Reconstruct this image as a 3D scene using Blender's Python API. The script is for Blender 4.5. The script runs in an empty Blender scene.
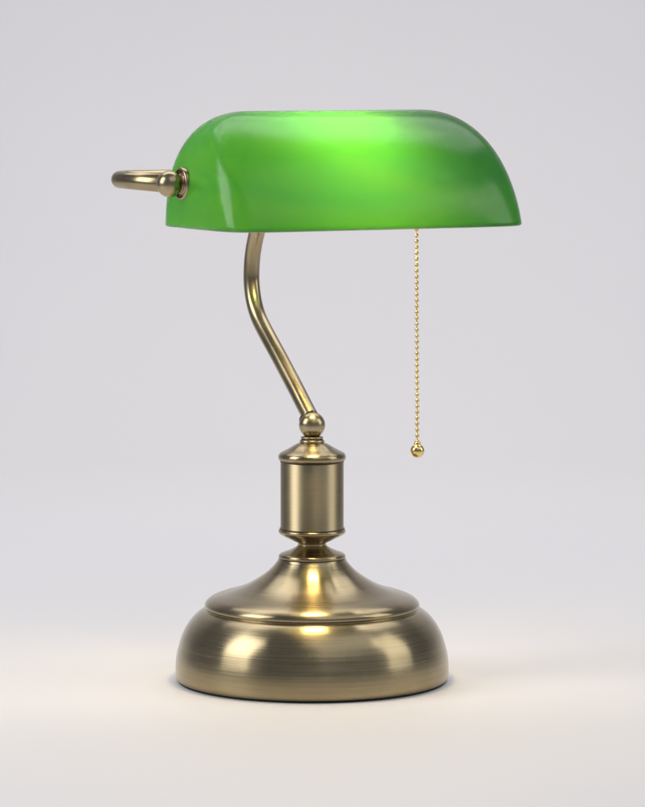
import bpy, bmesh, math, random
from mathutils import Vector, Matrix
random.seed(4)
S = bpy.context.scene
C = S.collection
R = math.radians
TH = R(27)                                # the shade is turned 27 degrees to the lens

# ------------------------------------------------------------------ camera
cd = bpy.data.cameras.new("camera"); cam = bpy.data.objects.new("camera", cd); C.objects.link(cam)
cam.location = (0, -2.4, 0.4124)
cam.rotation_euler = (R(90 - 5.47), 0, -math.atan(10.5 / 3694))
cd.sensor_fit = 'VERTICAL'; cd.sensor_height = 36; cd.sensor_width = 36
cd.lens = 36 * 3694 / 807
cd.clip_start = 0.05; cd.clip_end = 60
S.camera = cam

# ------------------------------------------------------------------ world, lights, exposure
W = bpy.data.worlds.new("World"); S.world = W; W.use_nodes = True
bg = W.node_tree.nodes['Background']
bg.inputs[0].default_value = (0.72, 0.80, 1.0, 1); bg.inputs[1].default_value = 0.22
S.view_settings.view_transform = 'Standard'; S.view_settings.look = 'None'
S.view_settings.exposure = 0; S.view_settings.gamma = 1
S.render.engine = 'CYCLES'
S.cycles.use_denoising = True; S.cycles.adaptive_threshold = 0.005; S.cycles.denoising_prefilter = 'ACCURATE'
S.cycles.max_bounces = 14; S.cycles.transmission_bounces = 10; S.cycles.diffuse_bounces = 6
S.cycles.sample_clamp_indirect = 6

def area(name, az, dist, z, w, h, power, col, tgt=(0, 0, 0.15), spread=180):
    """softbox at azimuth az (degrees from the camera side, + is right)"""
    l = bpy.data.lights.new(name, 'AREA'); l.shape = 'RECTANGLE'; l.size = w; l.size_y = h
    l.energy = power; l.color = col; l.spread = R(spread)
    o = bpy.data.objects.new(name, l); C.objects.link(o)
    p = Vector((dist * math.sin(R(az)), -dist * math.cos(R(az)), z)); o.location = p
    o.rotation_euler = (Vector(tgt) - p).to_track_quat('-Z', 'Y').to_euler()
    return o
area("softbox_left", -71, 1.30, 0.92, 0.72, 0.95, 10.5, (1.0, 0.985, 0.96))
area("softbox_right", 82, 1.40, 0.84, 0.70, 1.05, 4.8, (1.0, 0.97, 0.93))
area("softbox_top", 180, 0.95, 1.9, 2.6, 1.2, 18, (1.0, 0.975, 0.98), (0, 0.2, 0))
area("softbox_front", 38, 1.35, 1.75, 2.1, 1.4, 6.5, (1.0, 0.985, 0.985), (0, -0.1, 0))
area("backdrop_light", 179, 0.78, 2.0, 1.8, 0.6, 4, (1.0, 0.945, 0.935), (0.1, 1.35, 0.10))
area("glow_light", 176, 0.95, 1.15, 1.2, 0.4, 0.9, (1.0, 0.89, 0.86), (0.12, 1.50, 0.0), 115)

# ------------------------------------------------------------------ node helpers
def mat(name):
    m = bpy.data.materials.new(name); m.use_nodes = True; nt = m.node_tree; nt.nodes.clear()
    out = nt.nodes.new('ShaderNodeOutputMaterial')
    def N(t, **k):
        n = nt.nodes.new(t)
        for a, b in k.items(): setattr(n, a, b)
        return n
    return m, nt, out, N, nt.links.new

def brass_mat(name, col, dark, rough, aniso, mode, brush=1.0):
    """antique brass. mode: 'lathe' brushed round the local Z axis, 'tube' brushed along, 'plain'"""
    m, nt, out, N, L = mat(name)
    p = N('ShaderNodeBsdfPrincipled'); p.inputs['Metallic'].default_value = 1
    tc = N('ShaderNodeTexCoord')
    big = N('ShaderNodeTexNoise'); big.inputs['Scale'].default_value = 28; big.inputs['Detail'].default_value = 4
    L(tc.outputs['Object'], big.inputs['Vector'])
    vec = tc.outputs['Object']
    if mode == 'lathe':
        sep = N('ShaderNodeSeparateXYZ'); L(vec, sep.inputs[0])
        x2 = N('ShaderNodeMath', operation='POWER'); x2.inputs[1].default_value = 2; L(sep.outputs[0], x2.inputs[0])
        y2 = N('ShaderNodeMath', operation='POWER'); y2.inputs[1].default_value = 2; L(sep.outputs[1], y2.inputs[0])
        sm = N('ShaderNodeMath', operation='ADD'); L(x2.outputs[0], sm.inputs[0]); L(y2.outputs[0], sm.inputs[1])
        rt = N('ShaderNodeMath', operation='SQRT'); L(sm.outputs[0], rt.inputs[0])
        at = N('ShaderNodeMath', operation='ARCTAN2'); L(sep.outputs[1], at.inputs[0]); L(sep.outputs[0], at.inputs[1])
        am = N('ShaderNodeMath', operation='MULTIPLY'); am.inputs[1].default_value = 0.0007; L(at.outputs[0], am.inputs[0])
        cb = N('ShaderNodeCombineXYZ'); L(rt.outputs[0], cb.inputs[0]); L(am.outputs[0], cb.inputs[1]); L(sep.outputs[2], cb.inputs[2])
        vec = cb.outputs[0]
    fine = N('ShaderNodeTexNoise'); fine.inputs['Scale'].default_value = 1500 if mode == 'lathe' else 700
    fine.inputs['Detail'].default_value = 3; L(vec, fine.inputs['Vector'])
    ramp = N('ShaderNodeValToRGB'); ramp.color_ramp.elements[0].position = .34; ramp.color_ramp.elements[1].position = .66
    ramp.color_ramp.elements[0].color = (*dark, 1); ramp.color_ramp.elements[1].color = (*col, 1)
    mx = N('ShaderNodeMix'); mx.data_type = 'FLOAT'; mx.inputs[0].default_value = .55 * brush
    L(big.outputs[0], mx.inputs[2]); L(fine.outputs[0], mx.inputs[3]); L(mx.outputs[0], ramp.inputs[0])
    L(ramp.outputs[0], p.inputs['Base Color'])
    mr = N('ShaderNodeMapRange'); mr.inputs[3].default_value = rough - .05; mr.inputs[4].default_value = rough + .07
    mr.inputs[1].default_value = .3; mr.inputs[2].default_value = .7
    L(mx.outputs[0], mr.inputs[0]); L(mr.outputs[0], p.inputs['Roughness'])
    if mode == 'lathe':
        p.inputs['Anisotropic'].default_value = aniso; p.inputs['Anisotropic Rotation'].default_value = .25
        tg = N('ShaderNodeTangent', direction_type='RADIAL', axis='Z'); L(tg.outputs[0], p.inputs['Tangent'])
    bp = N('ShaderNodeBump'); bp.inputs['Strength'].default_value = (.10 if mode == 'lathe' else .03) * brush; bp.inputs['Distance'].default_value = .0002
    L(fine.outputs[0], bp.inputs['Height'])
    if mode == 'lathe': L(bp.outputs[0], p.inputs['Normal'])
    L(p.outputs[0], out.inputs[0])
    return m

BR = brass_mat("brushed_antique_brass", (.42, .345, .210), (.29, .235, .135), .22, .86, 'lathe', .9)
BRC = brass_mat("satin_column_brass", (.37, .305, .19), (.29, .238, .142), .36, .35, 'lathe', .75)
BRS = brass_mat("satin_antique_brass", (.44, .36, .215), (.32, .26, .15), .24, 0, 'plain', .12)
POL = brass_mat("polished_gold_brass", (.84, .65, .28), (.68, .51, .20), .13, 0, 'plain', .2)
GR = brass_mat("dark_patina_groove", (.10, .07, .045), (.06, .045, .03), .35, 0, 'plain', .3)

def simple(name, col, rough, spec=.5, metal=0):
    m, nt, out, N, L = mat(name)
    p = N('ShaderNodeBsdfPrincipled'); tc = N('ShaderNodeTexCoord')
    n = N('ShaderNodeTexNoise'); n.inputs['Scale'].default_value = 60; L(tc.outputs['Object'], n.inputs['Vector'])
    r = N('ShaderNodeValToRGB'); r.color_ramp.elements[0].color = (*[c * .92 for c in col], 1); r.color_ramp.elements[1].color = (*col, 1)
    L(n.outputs[0], r.inputs[0]); L(r.outputs[0], p.inputs['Base Color'])
    p.inputs['Roughness'].default_value = rough; p.inputs['Metallic'].default_value = metal
    p.inputs['Specular IOR Level'].default_value = spec
    L(p.outputs[0], out.inputs[0]); return m
PAD = simple("black_felt_pad", (.012, .012, .013), .85)
WHITE = simple("white_plastic", (.75, .75, .72), .4)
BAKE = simple("black_bakelite", (.02, .018, .016), .3)

def paper():
    m, nt, out, N, L = mat("studio_paper")
    p = N('ShaderNodeBsdfPrincipled'); tc = N('ShaderNodeTexCoord')
    n = N('ShaderNodeTexNoise'); n.inputs['Scale'].default_value = 2.2; n.inputs['Detail'].default_value = 2
    L(tc.outputs['Object'], n.inputs['Vector'])
    r = N('ShaderNodeValToRGB')
    r.color_ramp.elements[0].color = (.755, .745, .75, 1); r.color_ramp.elements[1].color = (.785, .775, .78, 1)
    L(n.outputs[0], r.inputs[0]); L(r.outputs[0], p.inputs['Base Color'])
    p.inputs['Roughness'].default_value = .55; p.inputs['Specular IOR Level'].default_value = .3
    g = N('ShaderNodeTexNoise'); g.inputs['Scale'].default_value = 900; L(tc.outputs['Object'], g.inputs['Vector'])
    b = N('ShaderNodeBump'); b.inputs['Strength'].default_value = .04; b.inputs['Distance'].default_value = .0003
    L(g.outputs[0], b.inputs['Height']); L(b.outputs[0], p.inputs['Normal'])
    L(p.outputs[0], out.inputs[0]); return m
PAPER = paper()

def green_glass():
    m, nt, out, N, L = mat("green_cased_glass")
    tc = N('ShaderNodeTexCoord')
    n = N('ShaderNodeTexNoise'); n.inputs['Scale'].default_value = 14; n.inputs['Detail'].default_value = 2
    L(tc.outputs['Object'], n.inputs['Vector'])
    r = N('ShaderNodeValToRGB')
    r.color_ramp.elements[0].color = (.007, .125, .058, 1); r.color_ramp.elements[1].color = (.009, .140, .066, 1)
    L(n.outputs[0], r.inputs[0])
    d = N('ShaderNodeBsdfDiffuse'); L(r.outputs[0], d.inputs[0])
    t = N('ShaderNodeBsdfTranslucent')
    mp = N('ShaderNodeMapping'); mp.inputs['Rotation'].default_value = (0, .25, -TH); mp.inputs['Scale'].default_value = (4, 8, 12)
    sw = N('ShaderNodeTexNoise'); sw.inputs['Scale'].default_value = 1.0; sw.inputs['Detail'].default_value = 1.5; sw.inputs['Distortion'].default_value = 1.2
    L(tc.outputs['Object'], mp.inputs['Vector']); L(mp.outputs[0], sw.inputs['Vector'])
    r2 = N('ShaderNodeValToRGB'); r2.color_ramp.elements[0].position = .38; r2.color_ramp.elements[1].position = .62
    r2.color_ramp.elements[0].color = (.105, .58, .052, 1); r2.color_ramp.elements[1].color = (.155, .64, .044, 1)
    L(sw.outputs[0], r2.inputs[0]); L(r2.outputs[0], t.inputs[0])
    a = N('ShaderNodeMixShader'); a.inputs[0].default_value = .68; L(d.outputs[0], a.inputs[1]); L(t.outputs[0], a.inputs[2])
    g = N('ShaderNodeBsdfGlossy'); g.inputs['Roughness'].default_value = .19
    f = N('ShaderNodeFresnel'); f.inputs[0].default_value = 1.43
    mx = N('ShaderNodeMixShader'); L(f.outputs[0], mx.inputs[0]); L(a.outputs[0], mx.inputs[1]); L(g.outputs[0], mx.inputs[2])
    L(mx.outputs[0], out.inputs[0]); return m
def opal():
    m, nt, out, N, L = mat("white_opal_lining")
    d = N('ShaderNodeBsdfDiffuse'); d.inputs[0].default_value = (.42, .43, .41, 1)
    t = N('ShaderNodeBsdfTranslucent'); t.inputs[0].default_value = (.88, .90, .84, 1)
    a = N('ShaderNodeMixShader'); a.inputs[0].default_value = .56; L(d.outputs[0], a.inputs[1]); L(t.outputs[0], a.inputs[2])
    g = N('ShaderNodeBsdfGlossy'); g.inputs['Roughness'].default_value = .1
    f = N('ShaderNodeFresnel'); f.inputs[0].default_value = 1.45
    mx = N('ShaderNodeMixShader'); L(f.outputs[0], mx.inputs[0]); L(a.outputs[0], mx.inputs[1]); L(g.outputs[0], mx.inputs[2])
    L(mx.outputs[0], out.inputs[0]); return m
GREEN = green_glass(); OPAL = opal()
m, nt, out, N, L = mat("lit_bulb_glass")
e = N('ShaderNodeEmission'); e.inputs[0].default_value = (1, .77, .40, 1); e.inputs[1].default_value = 62
L(e.outputs[0], out.inputs[0]); BULB = m

# ------------------------------------------------------------------ mesh helpers
def link(name, bm, mats, parent=None, smooth=True, loc=None):
    me = bpy.data.meshes.new(name)
    bmesh.ops.recalc_face_normals(bm, faces=bm.faces)
    bm.to_mesh(me); bm.free()
    for mm in (mats if isinstance(mats, (list, tuple)) else [mats]): me.materials.append(mm)
    if smooth:
        for p in me.polygons: p.use_smooth = True
    o = bpy.data.objects.new(name, me); C.objects.link(o)
    if parent: o.parent = parent
    if loc is not None: o.location = loc
    return o

def catmull(pts, sub=6):
    """smooth a profile; a repeated point makes a crisp corner"""
    outp = []
    n = len(pts)
    for i in range(n - 1):
        p1, p2 = Vector(pts[i]), Vector(pts[i + 1])
        if (p2 - p1).length < 1e-7: continue
        p0 = Vector(pts[i - 1]) if i > 0 else p1
        p3 = Vector(pts[i + 2]) if i + 2 < n else p2
        for k in range(sub):
            t = k / sub
            outp.append(.5 * ((2 * p1) + (-p0 + p2) * t + (2 * p0 - 5 * p1 + 4 * p2 - p3) * t * t + (-p0 + 3 * p1 - 3 * p2 + p3) * t ** 3))
    outp.append(Vector(pts[-1]))
    return outp

def lathe(bm, prof, seg=128, M=None):
    M = M or Matrix.Identity(4)
    rings = []
    for (r, z) in prof:
        if r < 1e-6: rings.append([bm.verts.new(M @ Vector((0, 0, z)))])
        else: rings.append([bm.verts.new(M @ Vector((r * math.cos(2 * math.pi * k / seg), r * math.sin(2 * math.pi * k / seg), z))) for k in range(seg)])
    for a, b in zip(rings, rings[1:]):
        for k in range(seg):
            k2 = (k + 1) % seg
            if len(a) == 1 and len(b) == 1: continue
            if len(a) == 1: bm.faces.new((a[0], b[k], b[k2]))
            elif len(b) == 1: bm.faces.new((a[k], a[k2], b[0]))
            else: bm.faces.new((a[k], a[k2], b[k2], b[k]))
    return bm

def ballprof(r, z, n=24, a0=-90, a1=90):
    return [(max(0, r * math.cos(R(a0 + (a1 - a0) * i / n))), z + r * math.sin(R(a0 + (a1 - a0) * i / n))) for i in range(n + 1)]

def tube(bm, path, r, seg=32, caps=True):
    path = [Vector(p) for p in path]
    ref = None; rings = []
    for i, p in enumerate(path):
        t = (path[min(i + 1, len(path) - 1)] - path[max(i - 1, 0)]).normalized()
        if ref is None:
            ref = t.orthogonal().normalized()
        ref = (ref - t * ref.dot(t)).normalized(); b = t.cross(ref)
        rings.append([bm.verts.new(p + r * (ref * math.cos(2 * math.pi * k / seg) + b * math.sin(2 * math.pi * k / seg))) for k in range(seg)])
    for a, c in zip(rings, rings[1:]):
        for k in range(seg): bm.faces.new((a[k], a[(k + 1) % seg], c[(k + 1) % seg], c[k]))
    if caps:
        bm.faces.new(rings[0][::-1]); bm.faces.new(rings[-1])
    return bm

def curve(pts, sub=10): return catmull([tuple(p) for p in pts], sub)
def bend(pts, rad, n=12):
    """polyline with its inner corners rounded to radius rad"""
    pts = [Vector(p) for p in pts]; outp = [pts[0]]
    for i in range(1, len(pts) - 1):
        a = (pts[i - 1] - pts[i]).normalized(); b = (pts[i + 1] - pts[i]).normalized()
        half = a.angle(b) / 2; d = rad / math.tan(half)
        s, e_ = pts[i] + a * d, pts[i] + b * d
        c = pts[i] + (a + b).normalized() * (rad / math.sin(half))
        v0, v1 = s - c, e_ - c; ang = v0.angle(v1)
        for k in range(n + 1):
            t = k / n
            outp.append(c + (v0 * math.sin((1 - t) * ang) + v1 * math.sin(t * ang)) / math.sin(ang))
    outp.append(pts[-1]); return outp

# ------------------------------------------------------------------ the setting: one seamless paper sweep
bm = bmesh.new(); prof = [(-4.5, 0), (-2, 0), (0, 0), (1.25, 0)]
RAD = .65
for k in range(1, 33):
    a = math.pi / 2 * k / 32; prof.append((1.25 + RAD * math.sin(a), RAD - RAD * math.cos(a)))
prof += [(1.9, 2.0), (1.9, 3.2)]
prev = None
for (y, z) in prof:
    cur = [bm.verts.new((x, y, z)) for x in (-3.5, -1.5, 0, 1.5, 3.5)]
    if prev:
        for k in range(4): bm.faces.new((prev[k], prev[k + 1], cur[k + 1], cur[k]))
    prev = cur
bd = link("backdrop", bm, PAPER); bd["kind"] = "structure"

# ------------------------------------------------------------------ the lamp
lamp = bpy.data.objects.new("desk_lamp", None); C.objects.link(lamp); lamp.empty_display_size = .05
lamp["label"] = "antique brass banker's lamp with green glass shade and beaded pull chain"
lamp["category"] = "lamp"

# upper assembly frame: local x = along the shade, local -y = towards the front of the shade
ROT = Matrix.Rotation(TH, 4, 'Z')
def uv(u, v, z): return ROT @ Vector((u, -v, z))

# base: domed foot, ledge and flared neck
bp_ = [(.0860, .0016), (.0880, .0014), (.0892, .0026), (.0897, .0056), (.0895, .0126), (.0888, .0180), (.0874, .0236),
       (.0857, .0292), (.0833, .0345), (.0802, .0393), (.0767, .0432), (.0728, .0462), (.0697, .0477)]
prof = catmull(bp_, 6)
prof += catmull([(.0697, .0477), (.06965, .0481), (.0700, .0486), (.0703, .0493), (.0704, .0502), (.0700, .0515), (.0686, .0532), (.0657, .0551),
                 (.0605, .0570), (.0520, .0594), (.0435, .0628), (.0362, .0670), (.0303, .0711), (.0258, .0753), (.0228, .0790), (.0220, .0802)], 6)[1:]
prof += [Vector((.0222, .0806)), Vector((.012, .0807))]
bm = lathe(bmesh.new(), prof, 192)
base = link("base", bm, BR, lamp)
pad = link("felt_pad", lathe(bmesh.new(), [(0, 0), (.0872, 0), (.0880, .0005), (.0880, .0020), (.0860, .0024)], 128), PAD, base)

# turned spool between foot and column
prof = catmull([(.0200, .0807), (.0213, .0808), (.0219, .0816), (.0217, .0830), (.0205, .0840), (.0180, .0850), (.0148, .0862),
                (.0116, .0878), (.0097, .0892), (.0092, .0902), (.0099, .0913), (.0125, .0925), (.0160, .0942), (.0195, .0960),
                (.0214, .0974), (.0220, .0985), (.0219, .0995), (.0213, .1001), (.0205, .1002)], 5)
spool = link("spool", lathe(bmesh.new(), prof, 128), BR, lamp)
link("seam_ring", lathe(bmesh.new(), [(.0150, .0800), (.0212, .0802), (.0214, .0810), (.0150, .0812)], 128), GR, spool)

# column drum
drum = [(.010, .1000), (.0208, .1000), (.0208, .1004), (.02065, .1006), (.02065, .1449), (.0204, .1452), (.010, .1453)]
column = link("column", lathe(bmesh.new(), drum, 128), BRC, lamp)
link("seam_ring", lathe(bmesh.new(), [(.015, .0998), (.02125, .0999), (.0213, .1006), (.02115, .1009), (.0150, .1009)], 128), GR, column)
link("seam_ring", lathe(bmesh.new(), [(.015, .1444), (.0209, .1444), (.0211, .1449), (.0211, .1454), (.0150, .1455)], 128), GR, column)
# cap over the column
prof = catmull([(.0190, .1453), (.0208, .1453), (.0218, .1460), (.0222, .1474), (.0219, .1489), (.0209, .1502), (.0188, .1514),
                (.0163, .1526), (.0140, .1539), (.0119, .1552), (.0098, .1563), (.0082, .1569), (.0070, .1571)], 5)
cap = link("column_cap", lathe(bmesh.new(), prof, 128), BR, lamp)
# ring collar under the pivot ball
prof = catmull([(.0050, .1566), (.0074, .1567), (.0080, .1573), (.0081, .1581), (.0077, .1588), (.0070, .1590), (.0066, .1592),
                (.0069, .1595), (.0073, .1599), (.0073, .1606), (.0066, .1611), (.0050, .1613)], 4)
collar = link("ring_collar", lathe(bmesh.new(), prof, 96), BRS, cap)
link("seam_ring", lathe(bmesh.new(), [(.004, .1588), (.0071, .1588), (.0071, .1594), (.004, .1594)], 96), GR, cap)
BZ = .1685
pivot = link("pivot_ball", lathe(bmesh.new(), ballprof(.0086, 0), 64), BRS, lamp, loc=(0, 0, BZ))

# bent arm: from the ball, leaning back, then up to the yoke
ZP = .3285                                   # height of the shade's pivots
arm_pts = [uv(0, v, z) for v, z in [(-.0025, .1738), (-.0105, .1800), (-.0233, .1904), (-.0475, .2092), (-.0700, .2262), (-.0800, .2352),
                                    (-.0862, .2450), (-.0893, .2560), (-.0893, .2660), (-.0872, .2770), (-.0815, .2900), (-.0700, .3080), (-.0600, .3270)]]
arm = link("arm", tube(bmesh.new(), curve(arm_pts, 10), .0054, 40), BRS, lamp)
d = (arm_pts[1] - arm_pts[0]).normalized()
q = d.to_track_quat('Z', 'Y').to_matrix().to_4x4()
M = Matrix.Translation(Vector((0, 0, BZ))) @ q
link("seam_ring", lathe(bmesh.new(), [(.004, .0064), (.0060, .0064), (.0064, .0069), (.0060, .0075), (.004, .0077)], 48, M), GR, arm)

# yoke behind the shade, gripping both ends
A0W = .1045; UB = .1150; VP = .029; VR = -.056
ypts = bend([uv(-UB, VP - .004, ZP), uv(-UB, VR, ZP + .0004), uv(UB, VR, ZP + .0004), uv(UB, VP - .004, ZP)], .0105, 14)
yoke = link("yoke", tube(bmesh.new(), ypts, .0056, 40), BRS, lamp)
Mt = Matrix.Translation(uv(0, VR, ZP + .0004)) @ ROT @ Matrix.Rotation(R(90), 4, 'Y')
link("yoke_hub", lathe(bmesh.new(), catmull([(.004, -.011), (.0062, -.0105), (.0070, -.009), (.0070, 0), (.0070, .009), (.0062, .0105), (.004, .011)], 4), 48, Mt), BRS, yoke)
for s in (-1, 1):
    o = link("finial_ball", lathe(bmesh.new(), ballprof(.0084, 0), 64), BRS, lamp, loc=uv(s * UB, VP, ZP))
    # stem and washer against the glass (lathe axis = along the shade)
    Mx = ROT @ Matrix.Rotation(R(90) * -s, 4, 'Y')       # local +z of the profile points towards the shade
    st = catmull([(.003, .0060), (.0060, .0060), (.0064, .0075), (.0060, .0090), (.0056, .0100), (.0062, .0112), (.0062, .0112)], 4)
    link("stem", lathe(bmesh.new(), st, 64, Mx), BRS, o)
    wz = UB - A0W - .0036
    ws = catmull([(.0050, wz - .0004), (.0066, wz + .0002), (.0074, wz + .0012), (.0082, wz + .0004), (.0092, wz - .0002), (.0101, wz + .0004), (.0104, wz + .0016),
                  (.0100, wz + .0042), (.0060, wz + .0046)], 4)
    link("washer", lathe(bmesh.new(), ws, 72, Mx), BRS, o)

# ------------------------------------------------------------------ glass shade
A0, AT, PA, QA, PB, QB, PC, QC, N0, N1, H, VRG = (0.1072, 0.0601, 3.0682, 2.4, 1.3, 2.0, 2.4869, 2.6, 7.0, 3.6, 0.0722, 0.0329)
VF, VB = (0.1070, -0.0102)
Z0 = .3017
NU = 200
PHI = None
def ring_at(t):
    """plan outline of the shade at relative height t; every level uses the same ring of angles"""
    global PHI
    a = AT + (A0 - AT) * max(0, 1 - t ** PA) ** (1 / QA)
    bf = (VF - VRG) * max(0, 1 - t ** PB) ** (1 / QB)
    bb = (VRG - VB) * max(0, 1 - t ** PC) ** (1 / QC)
    n = N0 + (N1 - N0) * t
    if PHI is None:
        K = 20000; dn = []
        for k in range(K):
            p = 2 * math.pi * (k + .5) / K; c, s_ = math.cos(p), math.sin(p)
            q_ = (abs(c) ** n + abs(s_) ** n) ** (-1 / n); dn.append((c * q_, s_ * q_))
        bm_ = (VF - VB) / 2
        acc = [0]
        for i in range(K):
            acc.append(acc[-1] + math.hypot(a * (dn[i][0] - dn[(i + 1) % K][0]), bm_ * (dn[i][1] - dn[(i + 1) % K][1])))
        PHI = []; j = 0
        for i in range(NU):
            g = acc[-1] * (i + .5) / NU
            while acc[j + 1] < g: j += 1
            PHI.append(dn[j])
    res = []
    for X, Y in PHI:
        k = (abs(X) ** n + abs(Y) ** n) ** (-1 / n)
        res.append((a * X * k, VRG + (bf if Y > 0 else bb) * Y * k))
    return res
TS = [math.sin(math.pi / 2 * i / 56) for i in range(56)] + [.99993]
def cap_quads(bm, rg):
    return [bm.faces.new((rg[k], rg[k + 1], rg[NU - 2 - k], rg[NU - 1 - k])) for k in range(NU // 2 - 1)]
bm = bmesh.new(); rings = []
for t in TS:
    rings.append([bm.verts.new(uv(u, v, Z0 + H * t)) for u, v in ring_at(t)])
for a, b in zip(rings, rings[1:]):
    for k in range(NU): bm.faces.new((a[k], a[(k + 1) % NU], b[(k + 1) % NU], b[k]))
cap_quads(bm, rings[-1])
bmesh.ops.recalc_face_normals(bm, faces=bm.faces)
bm.normal_update()
cen = uv(0, VRG, Z0)
if rings[10][0].normal.dot(rings[10][0].co - cen) < 0:
    bmesh.ops.reverse_faces(bm, faces=bm.faces); bm.normal_update()
outer_faces = list(bm.faces)
TK = .0028
inner = [[bm.verts.new((v.co - v.normal * TK) if i else Vector((v.co.x - v.normal.x * TK, v.co.y - v.normal.y * TK, v.co.z))) for v in rg] for i, rg in enumerate(rings)]
inner_faces = []
for a, b in zip(inner, inner[1:]):
    for k in range(NU): inner_faces.append(bm.faces.new((a[(k + 1) % NU], a[k], b[k], b[(k + 1) % NU])))
inner_faces += cap_quads(bm, inner[-1])
# rounded lip
lip = []
for k in range(NU):
    o_, i_ = rings[0][k].co, inner[0][k].co
    lip.append([bm.verts.new(o_.lerp(i_, w) - Vector((0, 0, dz))) for w, dz in ((.15, .0007), (.5, .0012), (.85, .0009))])
for k in range(NU):
    k2 = (k + 1) % NU
    ch = [rings[0][k]] + lip[k] + [inner[0][k]]; ch2 = [rings[0][k2]] + lip[k2] + [inner[0][k2]]
    for j in range(4):
        f = bm.faces.new((ch[j], ch[j + 1], ch2[j + 1], ch2[j])); f.material_index = 0 if j == 0 else 1
for f in inner_faces: f.material_index = 1
shade = link("lamp_shade", bm, [GREEN, OPAL], lamp)

# ------------------------------------------------------------------ socket and bulb under the shade, entering from the right pivot
def along(u):                                 # lathe axis pointing left along the shade from u
    return Matrix.Translation(uv(u, VP, ZP + .009)) @ ROT @ Matrix.Rotation(R(-90), 4, 'Y')
sk = lathe(bmesh.new(), [(0, 0), (.0050, 0), (.0050, .012), (.0130, .014), (.0155, .018), (.0158, .022), (.0158, .051), (.0166, .052), (.0166, .055), (.0150, .056), (.0150, .061), (.0, .061)], 64, along(.100))
socket = link("bulb_socket", sk, BRS, lamp)
link("socket_insulator", lathe(bmesh.new(), [(.0, .0611), (.0140, .0611), (.0140, .0650), (0, .0650)], 48, along(.100)), BAKE, socket)
bp2 = catmull([(.0150, .0120), (.0157, .016), (.0161, .021), (.0163, .030), (.0163, .050), (.0155, .062), (.0132, .070), (.0098, .0755), (.0050, .0785), (.0, .0793)], 6)
bulb = link("light_bulb", lathe(bmesh.new(), [(max(0, p[0]), p[1]) for p in bp2], 64, along(.0350)), BULB, lamp)

link("bulb_housing", lathe(bmesh.new(), [(0, 0), (.0122, 0), (.0128, .004), (.0146, .0095), (.0152, .0119), (0, .0119)], 48, along(.0350)), WHITE, bulb)
# ------------------------------------------------------------------ pull chain
CX = .0625; KN = .1512
top = ZP - .0150
bm = bmesh.new(); n = int((top - (KN + .0062)) / .00385)
c0 = uv(CX, VP, 0)
for i in range(n + 1):
    z = KN + .0062 + i * .00385
    off = .0010 * ((z - KN) / (top - KN)) ** 1.0
    r = .00140
    Mx = Matrix.Translation(Vector((c0.x - off + random.uniform(-.00006, .00006), c0.y, z)))
    lathe(bm, ballprof(r, 0, 10), 16, Mx)
tube(bm, [(c0.x, c0.y, KN + .004), (c0.x - .0010, c0.y, top + .002)], .00032, 8)
chain = link("pull_chain", bm, POL, lamp)
kn = ballprof(.0046, 0, 24, -90, 62) + [(.0021, .0046), (.0021, .0058), (.0008, .0062), (0, .0062)]
link("chain_ball", lathe(bmesh.new(), kn, 48), POL, chain, loc=(c0.x, c0.y, KN))
link("chain_guide", lathe(bmesh.new(), [(.0008, 0), (.0030, 0), (.0034, .002), (.0026, .006), (.0026, .009), (0, .009)], 32, Matrix.Translation((c0.x - .001, c0.y, top - .002))), BRS, socket)
